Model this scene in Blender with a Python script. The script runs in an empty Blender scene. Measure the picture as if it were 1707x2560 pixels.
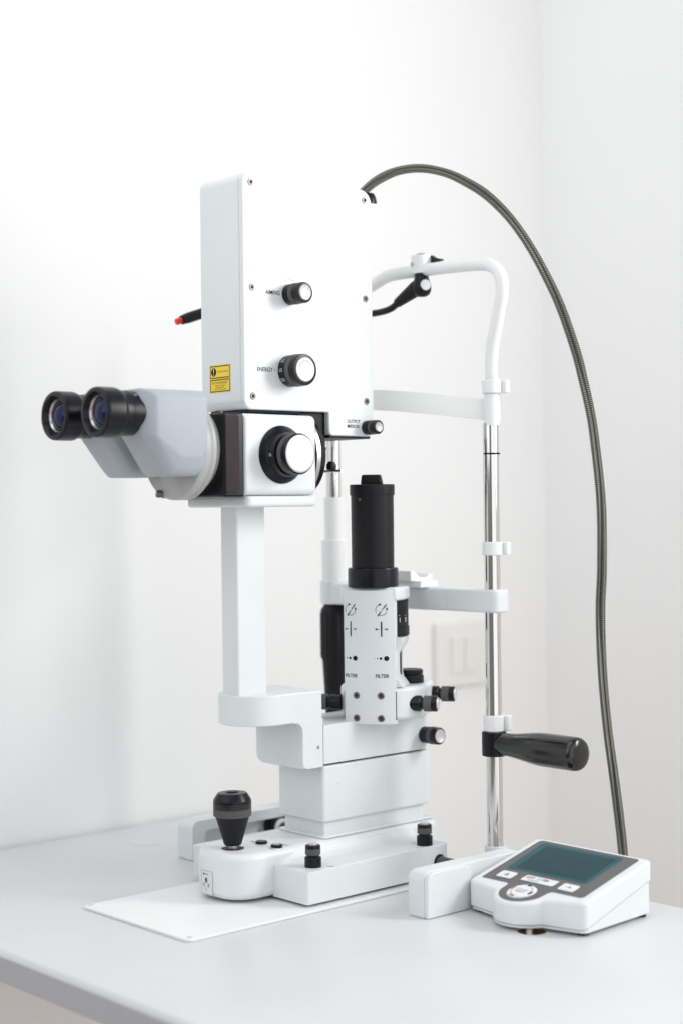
import bpy, bmesh, math
from mathutils import Vector, Matrix

S = 0.001                      # the scene is laid out in millimetres, Blender units are metres
sc = bpy.context.scene
col = sc.collection

# ------------------------------------------------------------------ camera
cam_d = bpy.data.cameras.new('camera'); cam = bpy.data.objects.new('camera', cam_d); col.objects.link(cam)
sc.camera = cam
YAW, PITCH, ROLL = math.radians(48.0), math.radians(0.27), math.radians(0.68)
F = Vector((-math.sin(YAW)*math.cos(PITCH), math.cos(YAW)*math.cos(PITCH), -math.sin(PITCH)))
R0 = Vector((math.cos(YAW), math.sin(YAW), 0)); D0 = F.cross(R0)
R1 = R0*math.cos(ROLL) + D0*math.sin(ROLL); D1 = D0*math.cos(ROLL) - R0*math.sin(ROLL)
m = Matrix((R1, -D1, -F)).transposed().to_4x4()
m.translation = Vector((1151, -921, 360))*S
cam.matrix_world = m
cam_d.sensor_fit = 'VERTICAL'; cam_d.sensor_height = 36; cam_d.sensor_width = 24
cam_d.lens = 56.25; cam_d.clip_start = 0.05; cam_d.clip_end = 30
cam_d.dof.use_dof = True; cam_d.dof.focus_distance = 1.475; cam_d.dof.aperture_fstop = 3.2

# ------------------------------------------------------------------ light
w = bpy.data.worlds.new('World'); sc.world = w; w.use_nodes = True
bg = w.node_tree.nodes['Background']; bg.inputs[0].default_value = (0.93, 0.965, 1.0, 1); bg.inputs[1].default_value = 0.25

def area(name, loc, target, size, power, color=(1, 1, 1), sy=None):
    l = bpy.data.lights.new(name, 'AREA'); l.energy = power; l.color = color; l.size = size
    if sy: l.shape = 'RECTANGLE'; l.size_y = sy
    o = bpy.data.objects.new(name, l); col.objects.link(o)
    o.location = Vector(loc)*S
    o.rotation_euler = (Vector(target)-Vector(loc)).to_track_quat('-Z', 'Y').to_euler()
    return o
area('window_lamp', (925, 808, 710), (820, -200, 590), 0.60, 24.0, (1.0, 0.995, 0.98), 0.72)
area('front_fill', (250, -1750, 1150), (-20, 200, 350), 1.5, 12.0, (0.92, 0.96, 1.0))  # added ambient fill for the operator-side faces and right wall
area('side_fill', (1850, -350, 700), (-350, -550, 100), 2.2, 19.0, (0.99, 0.995, 1.0))  # added fill that brightens the left wall and the right-hand faces
area('overhead_fill', (0, -450, 1750), (-220, 0, 0), 1.4, 10.5, (1.0, 1.0, 1.0))  # added fill from above to lift the desk, not a fixture
sc.view_settings.view_transform = 'Standard'; sc.view_settings.look = 'None'
sc.view_settings.exposure = -0.13; sc.view_settings.gamma = 1.0
sc.cycles.max_bounces = 8

# ------------------------------------------------------------------ materials
MATS = {}
def mat(name, color, rough=0.45, metal=0.0, spec=0.5, bump=0.0, bscale=900, vary=0.0, vscale=30, coat=0.0, rvary=0.0):
    mt = bpy.data.materials.new(name); mt.use_nodes = True; nt = mt.node_tree
    b = nt.nodes['Principled BSDF']
    b.inputs['Base Color'].default_value = (*color, 1); b.inputs['Roughness'].default_value = rough
    b.inputs['Metallic'].default_value = metal; b.inputs['Specular IOR Level'].default_value = spec
    b.inputs['Coat Weight'].default_value = coat; b.inputs['Coat Roughness'].default_value = 0.15
    tc = nt.nodes.new('ShaderNodeTexCoord')
    if vary > 0 or rvary > 0:
        n = nt.nodes.new('ShaderNodeTexNoise'); n.inputs['Scale'].default_value = vscale; n.inputs['Detail'].default_value = 5
        nt.links.new(tc.outputs['Object'], n.inputs['Vector'])
        if vary > 0:
            r = nt.nodes.new('ShaderNodeValToRGB')
            r.color_ramp.elements[0].position = 0.3; r.color_ramp.elements[1].position = 0.7
            r.color_ramp.elements[0].color = (*[c*(1-vary) for c in color], 1)
            r.color_ramp.elements[1].color = (*[min(1, c*(1+vary*0.4)) for c in color], 1)
            nt.links.new(n.outputs['Fac'], r.inputs[0]); nt.links.new(r.outputs[0], b.inputs['Base Color'])
        if rvary > 0:
            mr = nt.nodes.new('ShaderNodeMapRange'); mr.inputs[3].default_value = max(0, rough-rvary); mr.inputs[4].default_value = rough+rvary
            nt.links.new(n.outputs['Fac'], mr.inputs[0]); nt.links.new(mr.outputs[0], b.inputs['Roughness'])
    if bump > 0:
        n2 = nt.nodes.new('ShaderNodeTexNoise'); n2.inputs['Scale'].default_value = bscale; n2.inputs['Detail'].default_value = 3
        nt.links.new(tc.outputs['Object'], n2.inputs['Vector'])
        bp = nt.nodes.new('ShaderNodeBump'); bp.inputs['Strength'].default_value = bump; bp.inputs['Distance'].default_value = 0.0004
        nt.links.new(n2.outputs['Fac'], bp.inputs['Height']); nt.links.new(bp.outputs[0], b.inputs['Normal'])
    MATS[name] = mt
    return mt

def specks(mt, color, size=220, amount=0.02):
    """small scuffs and dirt specks on a painted surface"""
    nt = mt.node_tree; b = nt.nodes['Principled BSDF']
    src = b.inputs['Base Color'].links[0].from_socket if b.inputs['Base Color'].links else None
    tc = nt.nodes.new('ShaderNodeTexCoord')
    v = nt.nodes.new('ShaderNodeTexNoise'); v.inputs['Scale'].default_value = size; v.inputs['Detail'].default_value = 2
    nt.links.new(tc.outputs['Object'], v.inputs['Vector'])
    r = nt.nodes.new('ShaderNodeValToRGB'); r.color_ramp.elements[0].position = 0.74-amount; r.color_ramp.elements[1].position = 0.78
    nt.links.new(v.outputs['Fac'], r.inputs[0])
    mx = nt.nodes.new('ShaderNodeMix'); mx.data_type = 'RGBA'
    nt.links.new(r.outputs[0], mx.inputs[0])
    if src: nt.links.new(src, mx.inputs[6])
    else: mx.inputs[6].default_value = b.inputs['Base Color'].default_value
    mx.inputs[7].default_value = (*color, 1)
    nt.links.new(mx.outputs[2], b.inputs['Base Color'])

mat('paint', (0.745, 0.775, 0.787), 0.36, bump=0.22, bscale=1500, vary=0.035, vscale=14, rvary=0.06); specks(MATS['paint'], (0.56, 0.56, 0.54), 300, -0.015)
mat('paint_disc', (0.44, 0.45, 0.44), 0.4, bump=0.3, bscale=1700, vary=0.04)
mat('paint_grey', (0.40, 0.435, 0.48), 0.5, bump=0.35, bscale=1700, vary=0.04, vscale=20)
mat('paint_clean', (0.83, 0.84, 0.838), 0.38, bump=0.1, bscale=1400, vary=0.02, vscale=20)
mat('desk', (0.655, 0.663, 0.675), 0.33, bump=0.12, bscale=1100, vary=0.035, vscale=9, rvary=0.09); specks(MATS['desk'], (0.55, 0.55, 0.54), 150, 0.0)
mat('white_plastic', (0.92, 0.92, 0.91), 0.3)
mat('desk_edge', (0.42, 0.42, 0.44), 0.55, bump=0.1)
mat('wall', (0.895, 0.895, 0.893), 0.85, bump=0.3, bscale=260, vary=0.02, vscale=3)
mat('floor', (0.74, 0.635, 0.56), 0.6, vary=0.06, vscale=4)
mat('black', (0.0045, 0.005, 0.008), 0.30, spec=0.3, bump=0.08, bscale=2200, rvary=0.08, vscale=60)
mat('black_satin', (0.008, 0.0082, 0.010), 0.46, spec=0.25, bump=0.2, bscale=2400, rvary=0.08, vscale=50)
mat('black_plum', (0.024, 0.011, 0.017), 0.45, spec=0.2, vary=0.3, vscale=60)
mat('black_gloss', (0.010, 0.009, 0.008), 0.16, spec=0.6, rvary=0.06, vscale=40)
mat('knurl', (0.10, 0.096, 0.092), 0.6, bump=0.2, bscale=2000)
mat('cap', (0.62, 0.62, 0.635), 0.34, metal=0.3, bump=0.05, bscale=2500)
mat('steel', (0.62, 0.61, 0.60), 0.3, metal=1.0)
mat('chrome', (0.72, 0.70, 0.68), 0.10, metal=1.0, rvary=0.05, vscale=45)
mat('bronze', (0.20, 0.165, 0.15), 0.35, metal=0.7)
mat('dark_metal', (0.13, 0.125, 0.125), 0.35, metal=0.8)
mat('ink', (0.012, 0.012, 0.014), 0.5, spec=0.2)
mat('ink_soft', (0.16, 0.16, 0.17), 0.5, spec=0.2)
mat('ink_white', (0.82, 0.82, 0.82), 0.5, spec=0.2)
mat('ink_cyan', (0.22, 0.55, 0.68), 0.5)
mat('ink_brown', (0.085, 0.030, 0.012), 0.5)
mat('label_yellow', (0.90, 0.66, 0.045), 0.45)
mat('label_pale', (0.72, 0.74, 0.75), 0.4)
mat('label_white', (0.80, 0.81, 0.83), 0.35)
mat('face_grey', (0.125, 0.122, 0.120), 0.5, bump=0.15, bscale=2400)
mat('lcd', (0.010, 0.052, 0.064), 0.38, spec=0.12, vary=0.1, vscale=40)
mat('lcd_rim', (0.028, 0.105, 0.130), 0.4, spec=0.12)
mat('amber', (0.42, 0.17, 0.02), 0.35)
mat('red', (0.75, 0.03, 0.025), 0.35)
mat('chipboard', (0.24, 0.10, 0.03), 0.85, bump=0.8, bscale=700, vary=0.5, vscale=400)
mat('switch', (0.84, 0.825, 0.80), 0.4)
mat('cable', (0.72, 0.70, 0.66), 0.5)
mat('lens', (0.003, 0.006, 0.022), 0.04, spec=0.6)
MATS['lens'].node_tree.nodes['Principled BSDF'].inputs['Specular Tint'].default_value = (0.42, 0.52, 1.0, 1)
def glass_mat():
    g = bpy.data.materials.new('lens_glass'); g.use_nodes = True; b = g.node_tree.nodes['Principled BSDF']
    b.inputs['Base Color'].default_value = (0.75, 0.80, 1, 1); b.inputs['Roughness'].default_value = 0.02
    b.inputs['Transmission Weight'].default_value = 1.0; b.inputs['IOR'].default_value = 1.5
    b.inputs['Coat Weight'].default_value = 1.0; b.inputs['Coat Tint'].default_value = (0.4, 0.6, 1, 1)
    MATS['lens_glass'] = g
glass_mat()
def braid_mat():
    g = bpy.data.materials.new('braid'); g.use_nodes = True; nt = g.node_tree; b = nt.nodes['Principled BSDF']
    uv = nt.nodes.new('ShaderNodeUVMap'); sep = nt.nodes.new('ShaderNodeSeparateXYZ'); nt.links.new(uv.outputs[0], sep.inputs[0])
    def mth(op, a, bb=None):
        n = nt.nodes.new('ShaderNodeMath'); n.operation = op
        for i, q in enumerate((a, bb)):
            if q is None: continue
            if isinstance(q, (int, float)): n.inputs[i].default_value = q
            else: nt.links.new(q, n.inputs[i])
        return n.outputs[0]
    u8 = mth('MULTIPLY', sep.outputs[0], 6.0)                      # strands round the hose
    tri = mth('PINGPONG', u8, 1.0)                                 # herringbone
    ph = mth('ADD', mth('MULTIPLY', tri, 0.62), sep.outputs[1])
    st = mth('FRACT', ph)
    edge = mth('PINGPONG', mth('MULTIPLY', st, 2.0), 1.0)
    lane = mth('PINGPONG', mth('MULTIPLY', tri, 2.0), 1.0)
    h = mth('MULTIPLY', mth('MULTIPLY', edge, 1.0), mth('POWER', lane, 0.4))
    r = nt.nodes.new('ShaderNodeValToRGB'); e = r.color_ramp.elements
    e[0].position = 0.22; e[0].color = (0.004, 0.004, 0.003, 1); e[1].position = 0.72; e[1].color = (0.42, 0.405, 0.355, 1)
    nt.links.new(h, r.inputs[0]); nt.links.new(r.outputs[0], b.inputs['Base Color'])
    b.inputs['Roughness'].default_value = 0.4; b.inputs['Metallic'].default_value = 0.35
    bp = nt.nodes.new('ShaderNodeBump'); bp.inputs['Strength'].default_value = 0.9; bp.inputs['Distance'].default_value = 0.0006
    nt.links.new(h, bp.inputs['Height']); nt.links.new(bp.outputs[0], b.inputs['Normal'])
    MATS['braid'] = g
braid_mat()

# ------------------------------------------------------------------ mesh helpers (all in mm, world axes)
WL = {}
def link(name, bm, m, parent=None, smooth=40, wn=True):
    bmesh.ops.recalc_face_normals(bm, faces=bm.faces[:])
    co = [v.co for v in bm.verts]
    lo = Vector((min(c.x for c in co), min(c.y for c in co), min(c.z for c in co))); hi = Vector((max(c.x for c in co), max(c.y for c in co), max(c.z for c in co)))
    c0 = (lo+hi)/2
    if parent is None: c0.z = lo.z
    for v in bm.verts: v.co = (v.co-c0)*S
    me = bpy.data.meshes.new(name); bm.to_mesh(me); bm.free()
    ms = m if isinstance(m, (list, tuple)) else [m]
    for q in ms: me.materials.append(MATS[q])
    for p in me.polygons: p.use_smooth = True
    me.set_sharp_from_angle(angle=math.radians(smooth))
    o = bpy.data.objects.new(name, me); col.objects.link(o)
    if wn:
        md = o.modifiers.new('normals', 'WEIGHTED_NORMAL'); md.keep_sharp = True
    WL[o.name] = c0.copy()
    if parent: o.parent = parent; o.location = (c0-WL[parent.name])*S
    else: o.location = c0*S
    return o
def tag(o, label, cat, group=None):
    o['label'] = label; o['category'] = cat
    if group: o['group'] = group
    return o
def struct(o): o['kind'] = 'structure'; return o
def thing(name, loc, label, cat, group=None):
    o = bpy.data.objects.new(name, None); col.objects.link(o); o.location = Vector(loc)*S; o.empty_display_size = 0.02
    WL[o.name] = Vector(loc); return tag(o, label, cat, group)
def copy_part(o, loc, parent):
    c = o.copy(); col.objects.link(c); c.parent = parent; WL[c.name] = Vector(loc); c.location = (Vector(loc)-WL[parent.name])*S
    return c

def bev(bm, r, seg=3, edges=None, ang=25):
    if r <= 0: return
    bm.normal_update()
    es = edges if edges is not None else [e for e in bm.edges if len(e.link_faces) == 2 and e.calc_face_angle(0) > math.radians(ang)]
    bmesh.ops.bevel(bm, geom=es, offset=r, segments=seg, profile=0.5, affect='EDGES', clamp_overlap=True)
def rbox(x0, x1, y0, y1, z0, z1, r=1.0, seg=3, bm=None):
    b = bmesh.new()
    bmesh.ops.create_cube(b, size=1)
    for v in b.verts: v.co = Vector((x0 if v.co.x < 0 else x1, y0 if v.co.y < 0 else y1, z0 if v.co.z < 0 else z1))
    bev(b, r, seg)
    return merge(bm, b)
def merge(a, b):
    if a is None: return b
    me = bpy.data.meshes.new('tmp'); b.to_mesh(me); b.free(); a.from_mesh(me); bpy.data.meshes.remove(me)
    return a
def rpoly(pts, rad, seg=5):
    """polygon with rounded corners; rad is one radius or one for each corner"""
    out = []; n = len(pts)
    for i, p in enumerate(pts):
        r = rad[i] if isinstance(rad, (list, tuple)) else rad
        p = Vector(p); a = Vector(pts[i-1]); b = Vector(pts[(i+1) % n])
        if r <= 0: out.append(tuple(p)); continue
        u = (a-p).normalized(); v = (b-p).normalized(); ang = math.acos(max(-1, min(1, u.dot(v))))
        d = r/math.tan(ang/2); c = p + (u+v).normalized()*(r/math.sin(ang/2))
        s = p+u*d-c; e = p+v*d-c
        a0 = math.atan2(s.y, s.x); a1 = math.atan2(e.y, e.x); da = (a1-a0+math.pi) % (2*math.pi)-math.pi
        for k in range(seg+1):
            t = a0+da*k/seg; out.append((c.x+r*math.cos(t), c.y+r*math.sin(t)))
    return out
def prism(poly, axis, a0, a1, r=0.0, seg=3, bm=None):
    b = bmesh.new()
    def P(p, a): return {'x': (a, p[0], p[1]), 'y': (p[0], a, p[1]), 'z': (p[0], p[1], a)}[axis]
    lo = [b.verts.new(P(p, a0)) for p in poly]; hi = [b.verts.new(P(p, a1)) for p in poly]
    f0 = b.faces.new(lo[::-1]); f1 = b.faces.new(hi)
    n = len(poly)
    for i in range(n): b.faces.new((lo[i], lo[(i+1) % n], hi[(i+1) % n], hi[i]))
    if r > 0:
        bmesh.ops.recalc_face_normals(b, faces=b.faces[:])
        bev(b, r, seg, edges=list(f0.edges)+list(f1.edges))
    return merge(bm, b)
def frame_of(d):
    d = Vector(d).normalized(); u = Vector((0, 0, 1)) if abs(d.z) < 0.9 else Vector((0, 1, 0))
    a = u.cross(d).normalized(); return a, d.cross(a), d
def lathe(prof, org, axis=(0, 0, 1), n=48, bm=None, flute=None):
    b = bmesh.new(); A, B, D = frame_of(axis); org = Vector(org); rings = []
    for (r, z) in prof:
        if r < 1e-6: rings.append([b.verts.new(org+D*z)]); continue
        rg = []
        for k in range(n):
            t = 2*math.pi*k/n; rr = r*(flute(t, z) if flute else 1)
            rg.append(b.verts.new(org+D*z+A*(rr*math.cos(t))+B*(rr*math.sin(t))))
        rings.append(rg)
    for p, q in zip(rings, rings[1:]):
        if len(p) == 1 and len(q) == 1: continue
        for k in range(n):
            k2 = (k+1) % n
            if len(p) == 1: b.faces.new((p[0], q[k], q[k2]))
            elif len(q) == 1: b.faces.new((p[k], p[k2], q[0]))
            else: b.faces.new((p[k], p[k2], q[k2], q[k]))
    return merge(bm, b)
def rim(r, z0, z1, c=0.6):
    """closed cylinder profile with softened rims"""
    return [(0, z0), (r-c, z0), (r-c*0.3, z0+c*0.3), (r, z0+c), (r, z1-c), (r-c*0.3, z1-c*0.3), (r-c, z1), (0, z1)]
def tube(pts, rad, n=16, uvk=None, spiral=False):
    b = bmesh.new(); uvl = b.loops.layers.uv.new('UVMap') if uvk else None
    pts = [Vector(p) for p in pts]; rings = []; L = 0; ls = []
    N = None
    for i, p in enumerate(pts):
        t = (pts[min(i+1, len(pts)-1)]-pts[max(i-1, 0)]).normalized()
        if N is None: N = t.cross(Vector((0.3, 0.2, 0.9))).normalized()
        N = (N-t*N.dot(t)).normalized(); Bn = t.cross(N)
        if i: L += (p-pts[i-1]).length
        ls.append(L); r = rad[i] if isinstance(rad, (list, tuple)) else rad
        rings.append([b.verts.new(p+N*(r*math.cos(2*math.pi*k/n))+Bn*(r*math.sin(2*math.pi*k/n))) for k in range(n)])
    for i in range(len(pts)-1):
        for k in range(n):
            k2 = (k+1) % n; f = b.faces.new((rings[i][k], rings[i][k2], rings[i+1][k2], rings[i+1][k]))
            if uvl:
                for lp, (uu, vv) in zip(f.loops, ((k/n, ls[i]), ((k+1)/n, ls[i]), ((k+1)/n, ls[i+1]), (k/n, ls[i+1]))): lp[uvl].uv = (uu, vv*uvk)
    b.faces.new(rings[0][::-1]); b.faces.new(rings[-1])
    return b
def smooth_path(pts, n=8):
    P = [Vector(p) for p in pts]; out = []
    for i in range(len(P)-1):
        p0 = P[max(i-1, 0)]; p1 = P[i]; p2 = P[i+1]; p3 = P[min(i+2, len(P)-1)]
        for k in range(n):
            t = k/n; out.append(0.5*((2*p1)+(p2-p0)*t+(2*p0-5*p1+4*p2-p3)*t*t+(3*p1-p0-3*p2+p3)*t**3))
    out.append(P[-1]); return out
def hull(pts, r=0, seg=2):
    b = bmesh.new()
    for p in pts: b.verts.new(p)
    res = bmesh.ops.convex_hull(b, input=b.verts[:])
    bmesh.ops.delete(b, geom=[g for g in res['geom_interior'] if isinstance(g, bmesh.types.BMVert)], context='VERTS')
    bmesh.ops.dissolve_limit(b, angle_limit=math.radians(1), verts=b.verts[:], edges=b.edges[:])
    bev(b, r, seg, ang=8)
    return b
def knurl(r, z0, z1, org, axis, n=36, rows=4, depth=0.35):
    """ring of small pyramids"""
    b = bmesh.new(); A, B, D = frame_of(axis); org = Vector(org)
    def pt(rr, t, z): return b.verts.new(org+D*z+A*(rr*math.cos(t))+B*(rr*math.sin(t)))
    g = [[pt(r-depth, 2*math.pi*k/n, z0+(z1-z0)*j/rows) for k in range(n)] for j in range(rows+1)]
    for j in range(rows):
        for k in range(n):
            k2 = (k+1) % n; z = z0+(z1-z0)*(j+0.5)/rows; c = pt(r+depth*0.5, 2*math.pi*(k+0.5)/n, z)
            q = (g[j][k], g[j][k2], g[j+1][k2], g[j+1][k])
            for i in range(4): b.faces.new((q[i], q[(i+1) % 4], c))
    for ring, z in ((g[0], z0), (g[-1], z1)):
        c = b.verts.new(org+D*z)
        for k in range(n): b.faces.new((ring[k], ring[(k+1) % n], c))
    return b
def text(txt, size, mapf, m, parent, name='lettering', align='LEFT', bold=0.0, sx=1.0):
    c = bpy.data.curves.new('t', 'FONT'); c.body = txt; c.size = size; c.align_x = align; c.offset = bold; c.resolution_u = 3
    o = bpy.data.objects.new('t', c); col.objects.link(o)
    dg = bpy.context.evaluated_depsgraph_get(); dg.update()
    me = bpy.data.meshes.new_from_object(o.evaluated_get(dg)); bpy.data.objects.remove(o); bpy.data.curves.remove(c)
    b = bmesh.new(); b.from_mesh(me); bpy.data.meshes.remove(me)
    for v in b.verts: v.co = Vector(mapf(v.co.x*sx, v.co.y))
    return link(name, b, m, parent, wn=False)
def flat(org, right, up, off=0.12):
    org, right, up = Vector(org), Vector(right).normalized(), Vector(up).normalized(); nrm = right.cross(up)
    return lambda x, y: org+right*x+up*y+nrm*off
def sheet(poly, mapf, m, parent, name):
    b = bmesh.new(); b.faces.new([b.verts.new(mapf(*p)) for p in poly]); return link(name, b, m, parent, wn=False)
def disc_poly(cx, cy, r, n=28): return [(cx+r*math.cos(2*math.pi*k/n), cy+r*math.sin(2*math.pi*k/n)) for k in range(n)]
def frame_sheet(x0, x1, y0, y1, t, r, mapf, m, parent, name='border'):
    a = rpoly([(x0, y0), (x1, y0), (x1, y1), (x0, y1)], r, 4); i = rpoly([(x0+t, y0+t), (x1-t, y0+t), (x1-t, y1-t), (x0+t, y1-t)], max(r-t, 0.05), 4)
    b = bmesh.new(); A = [b.verts.new(mapf(*p)) for p in a]; I = [b.verts.new(mapf(*p)) for p in i]; n = len(A)
    for k in range(n): b.faces.new((A[k], A[(k+1) % n], I[(k+1) % n], I[k]))
    return link(name, b, m, parent, wn=False)

# ================================================================== the setting
WX, WY, FZ = -350, 822, -740
struct(link('wall_left', rbox(WX-80, WX, -2600, WY+80, FZ, 2100, 0), 'wall', wn=False))
struct(link('wall_right', rbox(WX, 1900, WY, WY+80, FZ, 2100, 0), 'wall', wn=False))
struct(link('floor', rbox(WX, 1900, -2600, WY, FZ-50, FZ, 0), 'floor', wn=False))

# desk
desk = thing('desk', (0, 0, FZ), 'pale grey laminate desk top with rounded front edge carrying the whole instrument', 'desk')
DX0, DX1, DY0, DY1 = -345, 900, -260, 244
HX, HY, HR = 258, 92, 12.5                                   # cable hole under the console
def desk_top():
    b = bmesh.new()
    prof = rpoly([(DY0, -27), (DY0, 0), (DY1, 0), (DY1, -27)], [5, 6, 1.2, 2], 5)
    b = prism(prof, 'x', DX0, DX1)
    return b
dt = link('top', desk_top(), 'desk', desk)
cut = bpy.data.objects.new('cut', bpy.data.meshes.new('cut'))
cb = lathe([(0, -60), (HR, -60), (HR, 30), (0, 30)], (HX, HY, 0), n=40); 
for v in cb.verts: v.co = (v.co-WL['top'])*S
bmesh.ops.recalc_face_normals(cb, faces=cb.faces[:]); cb.to_mesh(cut.data); cb.free(); col.objects.link(cut)
md = dt.modifiers.new('hole', 'BOOLEAN'); md.object = cut; md.operation = 'DIFFERENCE'; md.solver = 'EXACT'
cut.location = dt.location+desk.location
dt.modifiers.remove(dt.modifiers['normals'])
dg = bpy.context.evaluated_depsgraph_get(); dg.update()
nm = bpy.data.meshes.new_from_object(dt.evaluated_get(dg)); dt.modifiers.clear(); dt.data = nm; bpy.data.objects.remove(cut)
for p in dt.data.polygons: p.use_smooth = True
dt.data.set_sharp_from_angle(angle=math.radians(30))
link('hole_wall', lathe([(HR-0.25, -26), (HR-0.25, -0.9), (HR-1.3, -0.9), (HR-1.3, -26), (HR-0.25, -26)], (HX, HY, 0), n=40), 'chipboard', desk)
link('edge_band', prism(rpoly([(DY0-1.2, -24.5), (DY0-1.2, -4.5), (DY0+0.2, -4.5), (DY0+0.2, -24.5)], 0.4, 2), 'x', DX0, DX1), 'desk_edge', desk)
gr = link('cable_grommet', lathe([(0, 1.3), (16.3, 1.3), (17.3, 0.9), (17.9, 0.05), (0, 0.05)], (-265, 68, 0), n=56), 'desk', desk)
link('support_column', lathe([(0, FZ), (190, FZ), (190, FZ+12), (40, FZ+20), (40, -27.2), (0, -27.2)], (260, 20, 0), n=40), 'paint', desk)

# cable coming up through the hole
tag(link('power_cable', tube(smooth_path([(262, 100, -120), (261, 97, -40), (259, 91, -12), (255, 92, 0), (252, 103, 3.2), (252, 116, 3.4)], 8), [2.6]*41, 12), 'cable'),
    'pale cable coming up through the brown hole in the desk', 'cable')

# wall switch
sw = thing('wall_switch', (WX+6, 640, 118), 'blurred white light switch plate on the wall behind the chin rest', 'light switch')
link('frame', rbox(WX, WX+10, 590, 696, 114, 200, 3), 'switch', sw)
for y0, y1 in ((614, 637), (638.5, 662)):
    link('rocker', prism(rpoly([(WX+9.5, 132), (WX+12.5, 132), (WX+15, 180), (WX+9.5, 180)], 0.5, 2), 'y', y0, y1), 'switch', sw)

# plate under the instrument
pl = thing('base_plate', (0, 0, 0), 'thin glossy white plate lying on the desk under the joystick base', 'plate')
link('plate', prism(rpoly([(-74, -137), (86, -137), (86, 150), (-74, 150)], 6, 5), 'z', 0.05, 2.6, 0.9, 2), 'paint_clean', pl)
s0 = link('screw', lathe([(0, 2.62), (2.3, 2.62), (2.1, 3.1), (0, 3.2)], (-68, -131, 0), n=16), 'steel', pl)
copy_part(s0, (80, -131, WL['screw'].z), pl)

# ================================================================== rail covers beside the base
def rail_cover(x0, x1, y0, label, inner, back):
    t = thing('rail_cover', ((x0+x1)/2, y0, 0), label, 'rail cover', 'white covers at the ends of the carriage axle')
    w = 3.5; xi = x1 if inner > 0 else x0                    # side facing the instrument is open
    xo = x0 if inner > 0 else x1
    h = 40
    # outer wall + top + front block, all softened
    if inner > 0:
        prof_in = rpoly([(y0, 0.3), (y0, h), (back, h), (back, 0.3), (back-14, 0.3), (back-14, h-11), (y0+16, h-11), (y0+16, 0.3)], [1, 8, 8, 1, 0.5, 6, 6, 0.5], 5)
        link('cover', prism(prof_in, 'x', x1-15, x1, 1.6, 3), 'paint', t)
        link('outer_wall', prism(rpoly([(y0+0.3, 0.3), (y0+0.3, h-0.3), (back-0.3, h-0.3), (back-0.3, 0.3)], [1, 8, 8, 1], 5), 'x', x0, x1-14.9, 2.0, 3), 'paint', t)
    else:
        link('cover', prism(rpoly([(y0, 0.3), (y0, h), (back, h), (back, 0.3)], [1, 8, 8, 1], 5), 'x', x0, x0+19, 2.2, 3), 'paint', t)
        link('outer_wall', prism(rpoly([(y0+0.5, 0.4), (y0+0.5, h-0.5), (110, h-0.5), (110, 0.4)], [1, 8, 8, 1], 5), 'x', x0+19.05, x1, 2.2, 3), 'paint', t)
    return t
lc = rail_cover(-182, -156, 48, 'white arched rail cover at the far left behind the joystick', 1, 262)
rc = rail_cover(148, 172, 55, 'white block shaped rail cover beside the control console', -1, 186)

# ================================================================== slit lamp on its carriage
sl = thing('slit_lamp', (-6, 60, 0), 'white ophthalmic laser slit lamp with binocular eyepieces, joystick and tall square laser head', 'slit lamp')
C0 = -6
# --- base
BT = 47
base_pts = rpoly([(-43, -44), (31, -44), (31, 214), (-43, 214)], [30, 30, 10, 10], 12)
base = link('base', prism(base_pts, 'z', 5.2, BT, 7, 5), 'paint', sl)
wing = link('right_wing', prism(rpoly([(29, 0), (77, 0), (77, 180), (29, 180)], [0.5, 3, 6, 0.5], 4), 'z', 5.2, 34, 5, 4), 'paint', sl)
link('left_wing', prism(rpoly([(-92, 0), (-41, 0), (-41, 180), (-92, 180)], [3, 0.5, 0.5, 6], 4), 'z', 5.2, 34, 5, 4), 'paint', sl)
sb = bmesh.new(); pr_ = [(30.6, 33.6), (42, 33.9), (37.5, 35.2), (34, 38), (31.6, 42.5), (30.6, 43)]; pv = None
for yy_, k in ((5.5, 0.02), (14, 0.5), (28, 1), (176, 1)):
    q = [sb.verts.new((30.6+(a-30.6)*k, yy_, 33.6+(b-33.6)*k)) for a, b in pr_]
    if pv:
        for i in range(6): sb.faces.new((pv[i], q[i], q[(i+1) % 6], pv[(i+1) % 6]))
    else: sb.faces.new(q)
    pv = q
sb.faces.new(pv[::-1]); link('slope', sb, 'paint', base, smooth=60)
link('gap_shade', rbox(-80, 68, 6, 172, 2.9, 5.3, 0), 'black_satin', sl, wn=False)  # black slab that darkens the gap under the base like a contact shadow
link('pedestal_flange', prism(rpoly([(-40, 63), (28, 63), (28, 211), (-40, 211)], 5, 4), 'z', BT, BT+2.2, 1.1, 3), 'paint', sl)
ped = link('pedestal_skirt', prism(rpoly([(-35, 68), (22.7, 68), (22.7, 206), (-35, 206)], [2, 2, 12, 12], 5), 'z', BT+1, 63, 0.4, 2), 'paint', sl)
link('pedestal', prism(rpoly([(-39.1, 64), (26.7, 64), (26.7, 211), (-39.1, 211)], [3, 3.5, 12, 12], 6), 'z', 62, 115.2, 2.2, 3), 'paint', sl)
link('pivot_gap', prism(rpoly([(-34, 69), (21, 69), (21, 203), (-34, 203)], 6, 4), 'z', 115, 117.6, 0), 'black', sl)
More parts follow.
